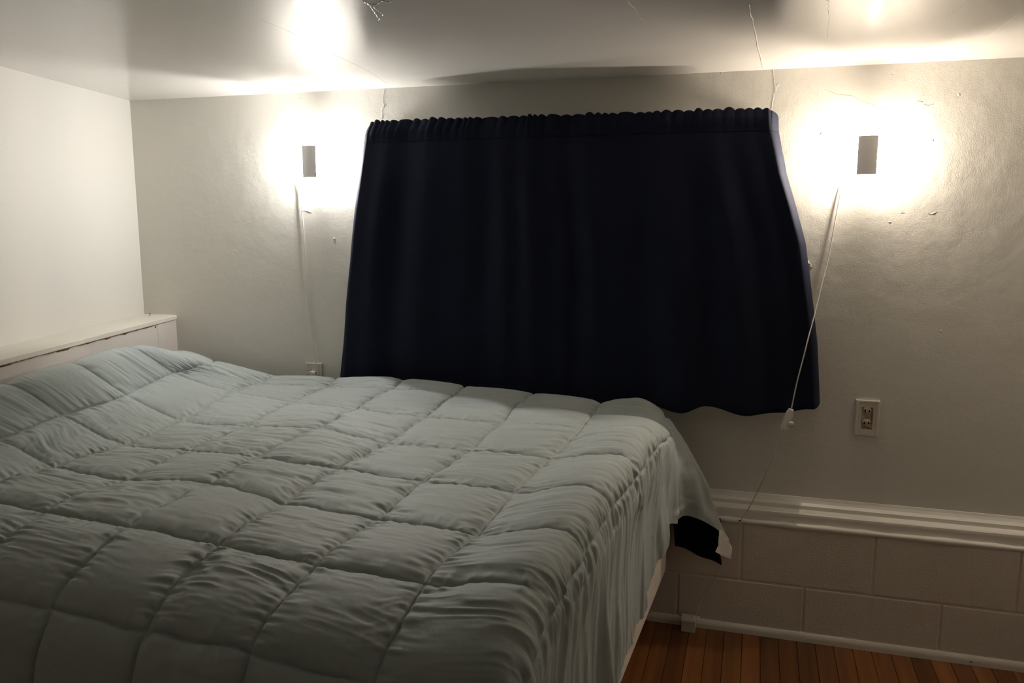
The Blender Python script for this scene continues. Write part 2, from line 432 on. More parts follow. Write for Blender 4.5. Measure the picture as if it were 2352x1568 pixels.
lbox('backing', -0.05, 3.0, 0.01, LO - 0.02, 0.30, LZ - 0.019, M['bare_wood'], ledge)
# ragged bare wood where paint has chipped off along the joint
us = np.arange(uj + 0.004, 1.6, 0.005)
hi = 0.0030 + 0.0030 * np.clip(vnoise(us * 22, us * 0 + 3.3, 5), 0, 1) + 0.001 * vnoise(us * 90, us * 0 + 9.1, 6)
lo_ = -0.0024 + 0.0110 * np.clip(vnoise(us * 26, us * 0 + 1.7, 8), 0, 1) ** 1.5
v = []
for u, h, l in zip(us, hi, lo_):
    v += [lb(u, LO + 0.0034, LZ - 0.0185 + (h - 0.0035)), lb(u, LO + 0.0008, LZ - 0.0205 - l), lb(u, LO - 0.004, LZ - 0.0205 - l), lb(u, LO - 0.004, LZ - 0.0185 + (h - 0.0035))]
f = []
for q in range(len(us) - 1):
    for k in range(4):
        f.append((4 * q + k, 4 * q + (k + 1) % 4, 4 * q + 4 + (k + 1) % 4, 4 * q + 4 + k))
o = py_obj('chipped_edge', v, f, M['bare_wood'], ledge); o['label'] = 'bare brown wood where paint has chipped'
for px, py, r in ((57, 820, 0.0032), (132, 808, 0.0026), (219, 782, 0.0024), (357, 751, 0.0042)):
    u, z = led_u(px, py)
    lathe('nail_hole', lb(u, LO - 0.001, z), NB, [(r, 0), (r, 0.0014)], M['dark'], ledge, 10)
qn = onz(344, 726, LZ)
nail = thing('nail', 'small dark nail standing upright on the cream ledge', 'nail', (qn[0], qn[1], LZ - 0.001))
lathe('shank', (0, 0, -0.002), (0.1, 0.05, 1), [(0.0011, 0), (0.0011, 0.0135)], M['nail'], nail, 8)
lathe('head', (0.00135, 0.0007, 0.011), (0.1, 0.05, 1), [(0.0008, 0), (0.0032, 0.0006), (0.0032, 0.0018), (0.001, 0.0022)], M['nail'], nail, 12)

# ================================================================ bed
ROT = -0.052
def bedpt(a, b): # bed axes: a from head to foot, b from far side to near side; origin at far foot corner
    ca, sa = math.cos(ROT), math.sin(ROT)
    return (-0.244 + a * ca + b * sa, -0.105 + a * sa * (b / 1.49) - b * ca)
bed = thing('bed', 'wide low bed with white fabric box spring under black-sheeted mattress', 'bed', (*bedpt(-1.0, 0.74), 0))
def rbox(name, a0, a1, b0, b1, z0, z1, m, bev, seg=3):
    bm = box_bm(a0, a1, b0, b1, z0, z1, bev, seg)
    for vv in bm.verts:
        x, y = bedpt(vv.co.x, vv.co.y); vv.co.x, vv.co.y = x, y
    bmesh.ops.recalc_face_normals(bm, faces=bm.faces)
    o = bm_obj(name, bm, m, None, False); under(bed, o); return o
HEAD = -1.70
bs = rbox('box_spring', HEAD, 0.0, 0.0, 1.49, 0.20, 0.455, M['boxspring'], 0.02)
bs['label'] = 'cream woven box spring side'
mt = rbox('mattress', HEAD, -0.004, 0.004, 1.486, 0.456, 0.690, M['black'], 0.045, 4)
mt['label'] = 'mattress under a black fitted sheet'
for a, b in ((HEAD + 0.1, 0.1), (HEAD + 0.1, 1.39), (-0.32, 0.1), (-0.32, 1.39)):
    x, y = bedpt(a, b); o = lathe('leg', (x, y, 0), (0, 0, 1), [(0.024, 0), (0.03, 0.02), (0.03, 0.205)], M['leg'], None, 16); under(bed, o)

# ---------------------------------------------------------------- comforter
px = {}
def row(L, *c):
    for T, x, y in c: px[(L, T)] = (x, y)
row(0, (1, 477, 838), (2, 595, 884), (3, 750, 892), (4, 898, 896), (5, 1045, 908), (6, 1198, 925), (7, 1364, 960))
row(1, (1, 403, 857), (2, 533.6, 901), (3, 671, 924.5), (4, 815.8, 941.4), (5, 974.7, 959.4), (6, 1151.6, 973), (7, 1336, 987), (8, 1511, 1028))
row(2, (1, 289, 909), (2, 421, 967), (3, 560.6, 981), (4, 729, 986), (5, 887.8, 1019.4), (6, 1079.6, 1036), (7, 1265.5, 1053), (8, 1466, 1091.7))
row(3, (1, 147, 954.5), (2, 286, 1023), (3, 431.7, 1037), (4, 587.5, 1051), (5, 777, 1078), (6, 974.7, 1108), (7, 1184.5, 1132), (8, 1404, 1173))
row(4, (1, 0, 1009), (2, 124.4, 1072), (3, 287.8, 1104), (4, 482.6, 1111), (5, 653.5, 1156), (6, 866.8, 1194.7), (7, 1093, 1229), (8, 1343, 1276))
row(5, (3, 104, 1176), (4, 295.5, 1210), (5, 501, 1252), (6, 725.5, 1298), (7, 979, 1342), (8, 1264.6, 1418.7))
row(6, (4, 119, 1400), (5, 335, 1449), (6, 575, 1500), (7, 858, 1584))
ZL = {1: .763, 2: .755, 3: .748, 4: .742, 5: .735}
SK = [0.0, 0.45, 1, 2, 3, 4, 5, 6, 7, 8, 8.45, 9.0]          # seam lines across the bed, head to foot
TK = [-1.6, -1.0, 0, 1, 2, 3, 4, 5, 6, 7, 8]               # seam lines along the bed, wall to near side
Q = {}
for T in range(2, 8):
    for L in range(1, 6):
        if (L, T) in px: Q[(T, L)] = onz(*px[(L, T)], ZL[L] + (0.004 if T == 2 else 0))
for L in range(1, 6): Q[(8, L)] = onz(*px[(L, 8)], ZL[L] - 0.026)
for L, X in ((1, -2.0), (2, -1.96), (3, -1.95), (4, -1.93)): Q[(1, L)] = onx(*px[(L, 1)], X)
Q[(2, 5)] = Q[(2, 4)] + (Q[(3, 5)] - Q[(3, 4)])
Q[(1, 5)] = Q[(1, 4)] + (Q[(2, 5)] - Q[(2, 4)])
for T in range(1, 8): Q[(T, 0)] = ony(*px[(0, T)], -0.19)
Q[(7, 0)][2] += 0.012
for T in (4, 5, 6, 7): Q[(T, 6)] = onx(*px[(6, T)], Q[(T, 5)][0] - 0.012)
for T in (3, 2, 1): Q[(T, 6)] = Q[(T, 5)] + (Q[(4, 6)] - Q[(4, 5)])
Q[(8, 6)] = Q[(8, 5)] + (Q[(7, 6)] - Q[(7, 5)])
for T, q in zip(range(1, 9), [(500, 842), (640, 868), (777, 876), (937, 881), (1073, 897), (1240, 916), (1385, 931), (1520, 955)]):
    Q[(T, -1)] = ony(*q, -0.088) - np.array([0, 0, 0.019])
Q[(8, 0)] = ony(1538, 1000, -0.20)
# head end: crest over the hidden pillows, then down behind them
def crest(x, y): return onplane(x, y, NB, lb(0, LO + 0.075, 0))
Q[(.45, -1)] = crest(428, 838); Q[(.45, 0)] = crest(374, 815); Q[(.45, 1)] = crest(294, 802); Q[(.45, 2)] = crest(166, 836); Q[(.45, 3)] = crest(16, 884)
Q[(.45, 4)] = Q[(.45, 3)] + (Q[(1, 4)] - Q[(1, 3)]) * np.array([0.3, 1, 1.2]); Q[(.45, 5)] = Q[(.45, 4)] + (Q[(1, 5)] - Q[(1, 4)])
Q[(.45, 6)] = Q[(.45, 5)] + (Q[(1, 6)] - Q[(1, 5)])
for L in range(-1, 7):
    c = Q[(.45, L)]; u = float((c - np.array([XC, 0, 0])) @ DB)
    Q[(0, L)] = lb(u, LO + 0.022, c[2] - 0.10)
# foot drape
def footx(y): return -0.226 + 0.055 * y
nf = np.array([1, -0.055, 0]); pf = np.array([-0.226, 0, 0])
hem = [onplane(x, y, nf, pf) for x, y in [(1549, 1252), (1526, 1275), (1513, 1335), (1481, 1390), (1471, 1445), (1447, 1465), (1432, 1500), (1428, 1545)]]
hy = [h[1] for h in hem][::-1]; hz = [h[2] for h in hem][::-1]
for L in range(1, 7):
    q = Q[(8, L)]; y = q[1] - 0.02
    zh = float(np.interp(y, hy, hz)) + 0.03
    Q[(9, L)] = np.array([footx(y), y, zh])
    Q[(8.45, L)] = np.array([footx(y) - 0.006, y, q[2] * 0.55 + zh * 0.45])
Q[(8.45, 0)] = np.array([-0.208, -0.215, 0.585]); Q[(9, 0)] = ony(1556, 1185, -0.215)
Q[(8.45, -1)] = ony(1597, 1065, -0.10); Q[(9, -1)] = ony(1668, 1232, -0.095)
for s in SK:
    c = Q[(s, -1)]
    if s <= 8: Q[(s, -1.6)] = np.array([c[0], -0.052, c[2] - 0.16])
    else: Q[(s, -1.6)] = c + np.array([-0.035, 0.022, -0.012])
    c = Q[(s, 6)]
    Q[(s, 7)] = np.array([c[0], c[1] - 0.075, c[2] - 0.22]); Q[(s, 8)] = np.array([c[0], c[1] - 0.095, c[2] - 0.42])
G = np.array([[Q[(s, t)] for t in TK] for s in SK])          # S x T x 3

def spline_matrix(knots, xs):
    """cubic Hermite interpolation weights with finite-difference tangents"""
    K = np.array(knots, float); n = len(K); W = np.zeros((len(xs), n)); Tm = np.zeros((n, n))
    for i in range(n):
        if i == 0: Tm[i, 0], Tm[i, 1] = -1 / (K[1] - K[0]), 1 / (K[1] - K[0])
        elif i == n - 1: Tm[i, -2], Tm[i, -1] = -1 / (K[-1] - K[-2]), 1 / (K[-1] - K[-2])
        else:
            h0, h1 = K[i] - K[i - 1], K[i + 1] - K[i]
            Tm[i, i - 1] += -h1 / (h0 * (h0 + h1)); Tm[i, i] += h1 / (h0 * (h0 + h1)) - h0 / (h1 * (h0 + h1)); Tm[i, i + 1] += h0 / (h1 * (h0 + h1))
    for j, x in enumerate(xs):
        i = min(max(np.searchsorted(K, x, side='right') - 1, 0), n - 2); h = K[i + 1] - K[i]; t = (x - K[i]) / h
        W[j, i] += 2 * t ** 3 - 3 * t * t + 1; W[j, i + 1] += -2 * t ** 3 + 3 * t * t
        W[j] += (t ** 3 - 2 * t * t + t) * h * Tm[i] + (t ** 3 - t * t) * h * Tm[i + 1]
    return W
NS, NT = 86, 82
sv = np.concatenate([np.linspace(0, 9, 9 * NS + 1)])
tv = np.concatenate([np.linspace(-1.6, 6.6, int(8.2 * NT) + 1), np.linspace(6.65, 8, 27)])
Ws, Wt = spline_matrix(SK, sv), spline_matrix(TK, tv)
B = np.einsum('as,bt,stk->abk', Ws, Wt, G)
S, T = np.meshgrid(sv, tv, indexing='ij')
def normals(P):
    du = np.gradient(P, axis=0); dv = np.gradient(P, axis=1)
    n = np.cross(dv, du); return n / (np.linalg.norm(n, axis=2)[..., None] + 1e-12)
N = normals(B)
if N[len(sv) // 2, len(tv) // 2, 2] < 0: N = -N
def sstep(x, a, b): u = np.clip((x - a) / (b - a), 0, 1); return u * u * (3 - 2 * u)
# seam lines wander a little between their crossings
Sw = S + 0.016 * vnoise(S * 1.3, T * 3.1, 11) + 0.005 * vnoise(S * 5, T * 9, 12)
Tw = T + 0.016 * vnoise(S * 3.1, T * 1.3, 13) + 0.005 * vnoise(S * 9, T * 5, 14)
ds = np.abs(Sw - np.round(Sw)); dt = np.abs(Tw - np.round(Tw))
ds = np.where(S > 8.5, 0.5, ds); dt = np.where(T < -0.5, np.abs(T), dt)
dt = np.where((T < -0.5), 0.5, dt)
prof = lambda d: (np.clip(1 - (1 - np.clip(d, 0, .5) * 2) ** 3, 0, 1)) ** 0.5
cellv = 1 + 0.22 * vnoise(np.floor(Sw) * 1.7 + 0.5, np.floor(Tw) * 2.3 + 0.5, 21)
drape = sstep(S, 8.0, 8.5)
puff = (0.0150 - 0.003 * sstep(S, 1.2, 0.6)) * cellv * prof(ds) * (0.25 + 0.75 * prof(dt)) * prof(dt) ** 0.6
puff *= (1 - 0.6 * drape) * (1 - 0.45 * np.exp(-((S - 8) / 0.25) ** 2))
# long soft creases running along the bed, strongest between head and foot
flat = (1 - drape) * (1 - sstep(T, 5.3, 6.0) * 0.75) * (0.55 + 0.45 * sstep(S, 0.9, 2.4))
warp = 0.16 * vnoise(S * 1.1 + 7, T * 1.4, 31)
w1 = vnoise(S * 1.6 + 3 + 0.4 * T, (T + warp + 0.05 * S) * 8.5, 32)
w2 = vnoise(S * 2.8 + 1, (T + warp * 0.8 - 0.04 * S) * 17, 33)
w3 = vnoise(S * 5.5 - 0.6 * T, (T + 0.8 * warp) * 30, 34)
ridgy = lambda n: 1 - 2 * np.abs(n)
amp_cell = 0.55 + 0.45 * vnoise(np.floor(Sw) * 3.1 + 0.5, np.floor(Tw) * 1.9 + 0.5, 35)
inner = 0.35 + 0.65 * prof(dt)
mod = 0.35 + 0.9 * np.clip(0.5 + vnoise(S * 2.3 + 5, T * 3.4, 36), 0, 1)
w4 = vnoise(S * 9 + 2 * T, T * 13 - 3 * S, 37)
cre = (0.0040 * w1 + 0.0026 * ridgy(w2) * mod + 0.0013 * w3 * mod + 0.0010 * w4) * flat * amp_cell * inner
# fan puckers where cloth is gathered by each stitch line
pk_s = vnoise(S * 4, T * 23 + 1.5 * vnoise(S * 3, T * 3, 42), 41) * np.exp(-(ds / 0.17) ** 2) * (1 - np.exp(-(ds / 0.02) ** 2))
pk_t = vnoise(S * 19, T * 4, 43) * np.exp(-(dt / 0.15) ** 2) * (1 - np.exp(-(dt / 0.02) ** 2))
gather8 = np.exp(-((S - 8) / 0.33) ** 2)
puck = pk_s * (0.0042 + 0.0030 * gather8) * (1 - 0.6 * sstep(T, 5.5, 6.2)) + pk_t * 0.0026
# gathered pleats near and over the foot edge
wv = 0.6 * vnoise(S * 0.9, T * 1.2, 51)
pl1 = vnoise(S * 0.7 + 4, (T + 0.35 * (S - 8) * 0.9) * 3.3 + wv, 52)
pl2 = vnoise(S * 0.9 + 2, (T + 0.35 * (S - 8) * 0.7) * 7.5 + wv, 53)
pl3 = vnoise(S * 1.2, T * 18 + wv, 54)
foot = sstep(S, 7.55, 8.6)
front = sstep(T, -0.3, 0.5)
pleat = foot * front * (0.020 * pl1 * sstep(S, 7.95, 8.9) + 0.0095 * pl2 + 0.004 * pl3 * sstep(S, 7.8, 8.1))
pleat += foot * (1 - front) * (0.006 * vnoise(S * 5, T * 5, 55) + 0.004 * vnoise(S * 11, T * 4, 56))
pleat += 0.024 * np.exp(-((T + 0.42 - 0.10 * (S - 8)) / 0.16) ** 2) * sstep(S, 8.05, 8.7)
side = sstep(T, 5.6, 6.4) * (1 - drape) * 0.004 * vnoise(S * 3, T * 2, 61)
edge_in = sstep(T, -1.6, -1.0)
groove = -0.0048 * np.maximum(np.exp(-ds / 0.014), np.exp(-dt / 0.014)) * (1 - 0.7 * drape) * (1 - 0.55 * np.exp(-((S - 8) / 0.2) ** 2))
disp = ((puff + groove) * edge_in + cre + puck + pleat + side)
P = B + N * disp[..., None]
# long undulation of the hem
hemw = sstep(S, 8.6, 9.0) * front
P[..., 2] += hemw * (0.034 * vnoise(T * 3.0, T * 0 + 5, 71) + 0.010 * vnoise(T * 8, T * 0 + 2, 72))
P[..., 1] = np.where(S < 8.3, np.minimum(P[..., 1], -0.080), np.minimum(P[..., 1], -0.03))
# keep the cloth outside the mattress and box spring at the foot
face = -0.236 - 0.052 * (-P[..., 1] - 0.105)
dx = P[..., 0] - face
P[..., 0] = np.where(S > 8.12, face + 0.005 * np.logaddexp(0, dx / 0.005), P[..., 0])
# keep the cloth off the boxed ledge
dn = (P - lb(0, LO + 0.006, 0)) @ NB
P += NB * np.clip(-dn, 0, None)[..., None]
ns, nt_ = P.shape[:2]
idx = np.arange(ns * nt_).reshape(ns, nt_)
quads = np.stack([idx[:-1, :-1], idx[:-1, 1:], idx[1:, 1:], idx[1:, :-1]], -1).reshape(-1, 4)
def grid_mesh(name, P, quads, up_index=None):
    me = bpy.data.meshes.new(name)
    me.vertices.add(len(P)); me.vertices.foreach_set('co', P.astype(np.float32).ravel())
    me.loops.add(quads.size); me.loops.foreach_set('vertex_index', quads.astype(np.int32).ravel())
    me.polygons.add(len(quads)); me.polygons.foreach_set('loop_start', np.arange(0, quads.size, 4, dtype=np.int32))
    me.polygons.foreach_set('use_smooth', np.ones(len(quads), bool))
    me.update(calc_edges=True); me.validate()
    return me
me = grid_mesh('comforter', P.reshape(-1, 3), quads)
if me.polygons[(ns // 2) * (nt_ - 1) + nt_ // 2].normal.z < 0: me.flip_normals()
comforter = link('comforter', me, M['quilt'])
tag(comforter, 'sage green box-quilted comforter spread over the whole bed', 'comforter')

# black sheet corner with a white tag below the comforter corner
nu, nv_ = 24, 14
tl, tr, br_, bl = ony(1545, 1165, -0.125), ony(1652, 1190, -0.082), ony(1654, 1298, -0.098), ony(1551, 1252, -0.125)
v = []
for a in range(nu):
    for b in range(nv_):
        x, y = a / (nu - 1), b / (nv_ - 1)
        q = (tl * (1 - x) + tr * x) * (1 - y) + (bl * (1 - x) + br_ * x) * y
        q = q + np.array([0, -1, 0]) * (0.006 * math.sin(5 * x + 2 * y) * y) + np.array([0, 0, 1]) * (0.004 * math.sin(9 * x) * y) + np.array([1, 0, 0]) * (0.005 * math.sin(7 * y + 1) * x)
        v.append(q)
f = [(a * nv_ + b, a * nv_ + b + 1, (a + 1) * nv_ + b + 1, (a + 1) * nv_ + b) for a in range(nu - 1) for b in range(nv_ - 1)]
base = tl
sheet = thing('bed_sheet', 'black sheet corner with white tag hanging below the comforter', 'sheet', tuple(tl))
flap = py_obj('sheet_corner', v, f, M['black'], None, True)
flap.modifiers.new('thickness', 'SOLIDIFY').thickness = 0.003
tpx = [(1652, 1212), (1662, 1222), (1674, 1236), (1676, 1248), (1681, 1258), (1681, 1268), (1678, 1283), (1660, 1277), (1643, 1266), (1650, 1252), (1651, 1236)]
tp = [ony(x, y, -0.112 - 0.045 * (y - 1212) / 70) for x, y in tpx]
bm = bmesh.new()
fv = [bm.verts.new(Vector(q) + Vector((0, 0.0035 * math.sin(k * 2.1), 0))) for k, q in enumerate(tp)]
bm.faces.new(fv); bmesh.ops.triangulate(bm, faces=bm.faces[:])
ex = bmesh.ops.extrude_face_region(bm, geom=bm.faces[:])
for g in ex['geom']:
    if isinstance(g, bmesh.types.BMVert): g.co.y += 0.0012
bmesh.ops.recalc_face_normals(bm, faces=bm.faces)
tg = bm_obj('tag', bm, M['tag']); tg['label'] = 'white cloth care tag'
under(sheet, flap, tg)

# ================================================================ curtain and rod
CY = -0.088
top_px = [(846, 282), (868, 277), (1000, 271), (1200, 265), (1340, 261), (1500, 255), (1600, 251), (1710, 247), (1788, 252)]
topw = np.array([ony(x, y, CY) for x, y in top_px])
left_px = [(846, 282), (836, 310), (826, 380), (812, 480), (800, 600), (790, 700), (777, 885), (774, 930)]
right_px = [(1789, 252), (1790, 300), (1809, 400), (1832, 480), (1853, 560), (1869, 690), (1880, 790), (1883, 860), (1886, 932)]
lw = np.array([ony(x, y, CY + 0.035 + 0.033 * sstep(y, 560, 880)) for x, y in left_px]); rw = np.array([ony(x, y, CY + 0.02) for x, y in right_px])
hem_px = [(777, 925), (1000, 940), (1200, 934), (1400, 944), (1480, 933), (1551, 947), (1602, 934), (1694, 951), (1768, 947), (1830, 938), (1886, 931)]
hemc = np.array([ony(x, y, CY) for x, y in hem_px])
NU, NV = 640, 90
uu = np.linspace(0, 1, NU); vv_ = np.linspace(0, 1, NV) ** 1.15
U, V = np.meshgrid(uu, vv_, indexing='ij')
def zr(U):
    xt = topw[0, 0] + (topw[-1, 0] - topw[0, 0]) * U
    zt = np.interp(xt, topw[:, 0], topw[:, 2])
    xh = hemc[0, 0] + (hemc[-1, 0] - hemc[0, 0]) * U
    k = np.clip(np.searchsorted(hemc[:, 0], xh) - 1, 0, len(hemc) - 2)
    tt = (xh - hemc[k, 0]) / (hemc[k + 1, 0] - hemc[k, 0]); tt = tt * tt * (3 - 2 * tt)
    zh = hemc[k, 2] * (1 - tt) + hemc[k + 1, 2] * tt
    return zt, zh
zt, zh = zr(U)
Z = zt + (zh - zt) * V
xl = np.interp(-Z, -lw[:, 2], lw[:, 0]); xr = np.interp(-Z, -rw[:, 2], rw[:, 0])
rc = 0.035                                       # rounded return to the wall at both ends
ua = 0.05
X = xl + rc + (xr - xl - 2 * rc) * np.clip((U - ua) / (1 - 2 * ua), 0, 1)
th = np.clip(U / ua, 0, 1) * math.pi / 2; X = np.where(U < ua, xl + rc * (1 - np.cos(th)), X)
dep = np.where(U < ua, np.sin(th), 1.0)
th2 = np.clip((1 - U) / ua, 0, 1) * math.pi / 2; X = np.where(U > 1 - ua, xr - rc * (1 - np.cos(th2)), X)
dep = np.where(U > 1 - ua, np.sin(th2), dep)
Y = -0.016 + (CY + 0.016) * dep
endf = np.clip(np.minimum(U, 1 - U) / 0.07, 0, 1)
fold = 0.013 * np.sin(U * 41 + 1.4 * np.sin(U * 9) + 0.4) + 0.007 * np.sin(U * 83 + 2 * np.sin(U * 13)) + 0.004 * vnoise(U * 9, V * 2, 81)
fold *= endf * (0.45 + 0.55 * sstep(V, 0.03, 0.35)) * (0.75 + 0.35 * V)
phs = U * 47 + 0.9 * vnoise(U * 19, U * 0 + 4.5, 85)
endc = np.clip(np.minimum(U, 1 - U) / 0.055, 0, 1)
scal = np.abs(np.sin(math.pi * phs)) ** 0.75 * sstep(endc, 0.5, 1.0) * (0.45 + 0.55 * np.abs(vnoise(np.floor(phs) * 1.37 + 0.5, U * 0 + 1.5, 86)))
gath = (-0.010 * scal + 0.004 + 0.003 * vnoise(U * 90, V * 1.2, 82)) * np.exp(-(V / 0.055) ** 2) * np.clip(np.minimum(U, 1 - U) / 0.03, 0, 1)
pocket = 0.006 * np.exp(-((V - 0.035) / 0.022) ** 2)
Y = Y + fold + gath - pocket * endf
Y -= 0.0014 * np.exp(-((V - 0.068) / 0.006) ** 2) * endf * -1
crown = np.exp(-(V / 0.016) ** 2)
Z = Z + crown * (0.011 * scal - 0.006) + crown * 0.016 * scal * np.clip(vnoise(np.floor(phs) * 2.11 + 0.5, U * 0 + 2.5, 84) - 0.5, 0, 1)
bk = sstep(V, 0.35, 0.95) * sstep(-X, 0.15, 0.45)
Y = Y * (1 - bk) + (-0.040 + (Y - CY) * 0.6) * bk
Z = Z - 0.014 * np.exp(-(V / 0.03) ** 2) * (1 - np.sqrt(np.clip(1 - (1 - endc) ** 2, 0, 1)))
Y = np.minimum(Y, -0.012)
Pc = np.stack([X, Y, Z], -1)
# the head of the curtain closes over the rod
back = Pc[:, :1].copy(); back = np.repeat(back, 5, 1)
for k in range(5):
    w = (5 - k) / 5
    back[:, k, 1] = np.minimum(Pc[:, 0, 1] + 0.028 * w, -0.008)
    back[:, k, 2] = Pc[:, 0, 2] - 0.035 * (w ** 1.6) + 0.004 * math.sin(math.pi * w)
Pc = np.concatenate([back, Pc], 1)
n1, n2 = Pc.shape[:2]
ix = np.arange(n1 * n2).reshape(n1, n2)
qd = np.stack([ix[:-1, :-1], ix[:-1, 1:], ix[1:, 1:], ix[1:, :-1]], -1).reshape(-1, 4)
me = grid_mesh('curtain', Pc.reshape(-1, 3), qd)
if me.polygons[(n1 // 2) * (n2 - 1) + n2 // 2].normal.y > 0: me.flip_normals()
curtain = thing('curtain', 'short navy blackout curtain gathered on a rod above the bed', 'curtain', (-0.63, -0.05, 0.79))
cp_ = link('panel', me, M['navy']); cp_.modifiers.new('thickness', 'SOLIDIFY').thickness = 0.002
# stitched lower edge of the rod pocket
kst = np.argmin(np.abs(vv_ - 0.068)) + 5
st = Pc[4:-4:1, kst] + np.array([0, -0.0012, 0])
stitch = tube('rod_pocket_seam', st, 0.0009, M['navy'], None, 5, n=1)
under(curtain, cp_, stitch)
zrod = float(topw[:, 2].mean()) - 0.022
rod = thing('curtain_rod', 'slim curtain rod threaded through the gathered navy curtain heading', 'curtain rod', (-0.63, -0.006, zrod))
xa, xb2 = float(topw[0, 0]) + 0.09, float(topw[-1, 0]) - 0.09
ra = tube('rod', [(xa, 0.0, zrod - 0.004), (xa, -0.045, zrod - 0.004), (xa + 0.012, -0.068, zrod - 0.004), (xa + 0.04, -0.073, zrod - 0.004), (xb2 - 0.04, -0.073, zrod + 0.002), (xb2 - 0.012, -0.068, zrod + 0.002), (xb2, -0.045, zrod + 0.002), (xb2, 0.0, zrod + 0.002)], 0.005, M['white_plastic'], None, 8, 4)
b1 = box('bracket', xa - 0.006, xa + 0.006, -0.006, 0.001, zrod - 0.02, zrod + 0.012, M['white_plastic'], None, 0.001)
b2 = box('bracket', xb2 - 0.006, xb2 + 0.006, -0.006, 0.001, zrod - 0.02, zrod + 0.012, M['white_plastic'], None, 0.001)
under(rod, ra, b1, b2)

# ================================================================ wall lamps
def shield(name, cx, cz, tilt):
    """curved sheet in front of the bulb, 54 mm wide and 112 mm high"""
    w, h, sag, y0, th = 0.0542, 0.112, 0.010, -0.088, 0.0016
    n = 14; v = []; f = []
    for side_ in (0, 1):
        for k in range(n + 1):
            a = -1 + 2 * k / n
            y = y0 + sag * (a * a) + th * side_
            for z in (-h / 2, h / 2):
                x = a * w / 2
                v.append((cx + x + tilt * z, y, cz + z))
    m_ = 2 * (n + 1)
    for k in range(n):
        f.append((2 * k, 2 * k + 2, 2 * k + 3, 2 * k + 1))
        f.append((m_ + 2 * k, m_ + 2 * k + 1, m_ + 2 * k + 3, m_ + 2 * k + 2))
        f.append((2 * k + 1, 2 * k + 3, m_ + 2 * k + 3, m_ + 2 * k + 1))
        f.append((2 * k, m_ + 2 * k, m_ + 2 * k + 2, 2 * k + 2))
    f.append((0, 1, m_ + 1, m_)); f.append((2 * n, m_ + 2 * n, m_ + 2 * n + 1, 2 * n + 1))
    o = py_obj(name, v, f, M['metal'], None, False)
    bm = bmesh.new(); bm.from_mesh(o.data); bmesh.ops.recalc_face_normals(bm, faces=bm.faces); bm.to_mesh(o.data); bm.free()
    return o
def lamp(cx, cz, bulbmat, label, tilt):
    t = thing('wall_lamp', label, 'lamp', (cx, 0, cz), 'pair of small wall lamps beside the curtain')
    parts = [shield('shield', cx, cz, tilt)]
    parts.append(lathe('wall_plate', (cx, 0.001, cz), (0, -1, 0), [(0.014, 0), (0.014, 0.004), (0.011, 0.007), (0.003, 0.008)], M['white_plastic'], None, 24))
    parts.append(cyl('arm', (cx, -0.006, cz), (cx, -0.023, cz), 0.0035, M['white_plastic'], None, 12))
    parts.append(lathe('bulb', (cx, -0.030, cz + 0.041), (0, 0, -1), [(0.0042, 0), (0.0070, 0.003), (0.0082, 0.010), (0.0082, 0.060), (0.0076, 0.067), (0.0058, 0.073), (0.0030, 0.0765), (0.0005, 0.0775)], bulbmat, None, 20))
    parts.append(lathe('uplight_blocker', (cx, -0.030, cz + 0.040), (0, 0, 1), [(0.0044, 0), (0.0044, 0.002), (0.003, 0.0032), (0.001, 0.0036)], M['white_plastic'], None, 20))  # unseen opaque cap, added to cut the bulb's upward light
    parts.append(cyl('bracket', (cx, -0.036, cz), (cx, -0.087, cz), 0.0020, M['white_plastic'], None, 10))
    under(t, *parts)
    return t
lampR = lamp(float(ony(1993.5, 355.5, -0.088)[0]), float(ony(1993.5, 355.5, -0.088)[2]), M['bulb_r'], 'warm wall lamp with grey shield above the bare wall outlet', 0.0)
lampL = lamp(float(ony(706.5, 370.5, -0.088)[0]), float(ony(706.5, 370.5, -0.088)[2]), M['bulb_l'], 'neutral white wall lamp with grey shield between bed corner and curtain', 0.0)

# cords
def path(pts): return [ony(x, y, Y) for x, y, Y in pts]
cr = path([(1962, 385, -0.012), (1945, 402, -0.007), (1932, 437, -0.006), (1905, 580, -0.012), (1887, 655, -0.030), (1872, 718, -0.060), (1858, 770, -0.092), (1845, 822, -0.108), (1830, 880, -0.112), (1817, 942, -0.112)])
c1 = tube('cord', np.vstack([np.array([[0.298, -0.006, 1.552]]), np.array(cr)]), 0.0019, M['cord'], None, 8)
c2 = tube('cord', np.array(path([(1801, 984, -0.112), (1790, 1012, -0.109), (1770, 1062, -0.098), (1752, 1102, -0.086), (1738, 1132, -0.072), (1718, 1170, -0.062), (1704, 1192, -0.069), (1690, 1217, -0.070), (1665, 1272, -0.074), (1650, 1312, -0.074), (1640, 1335, -0.073), (1622, 1360, -0.070), (1609, 1378, -0.072), (1603, 1395, -0.077), (1599, 1416, -0.090)])), 0.0019, M['cord'], None, 8)
# inline switch: tapered rocker body with a thumb wheel
sa, sb = ony(1817, 941, -0.112), ony(1801, 985, -0.112)
ax = (sb - sa) / np.linalg.norm(sb - sa); sd = np.cross(ax, [0, 1, 0]); sd /= np.linalg.norm(sd)
if sd[0] < 0: sd = -sd
Ls = float(np.linalg.norm(sb - sa))
def swbody(name, prof, depth, m, off=0.0):
    bm = bmesh.new()
    vs_ = [bm.verts.new(Vector(sa + ax * a + sd * w + np.array([0, -depth / 2 + off, 0]))) for a, w in prof]
    fc = bm.faces.new(vs_); ex = bmesh.ops.extrude_face_region(bm, geom=[fc])
    for g in ex['geom']:
        if isinstance(g, bmesh.types.BMVert): g.co.y += depth
    bmesh.ops.recalc_face_normals(bm, faces=bm.faces)
    bmesh.ops.bevel(bm, geom=bm.edges[:], offset=0.0012, segments=2, affect='EDGES')
    return bm_obj(name, bm, m)
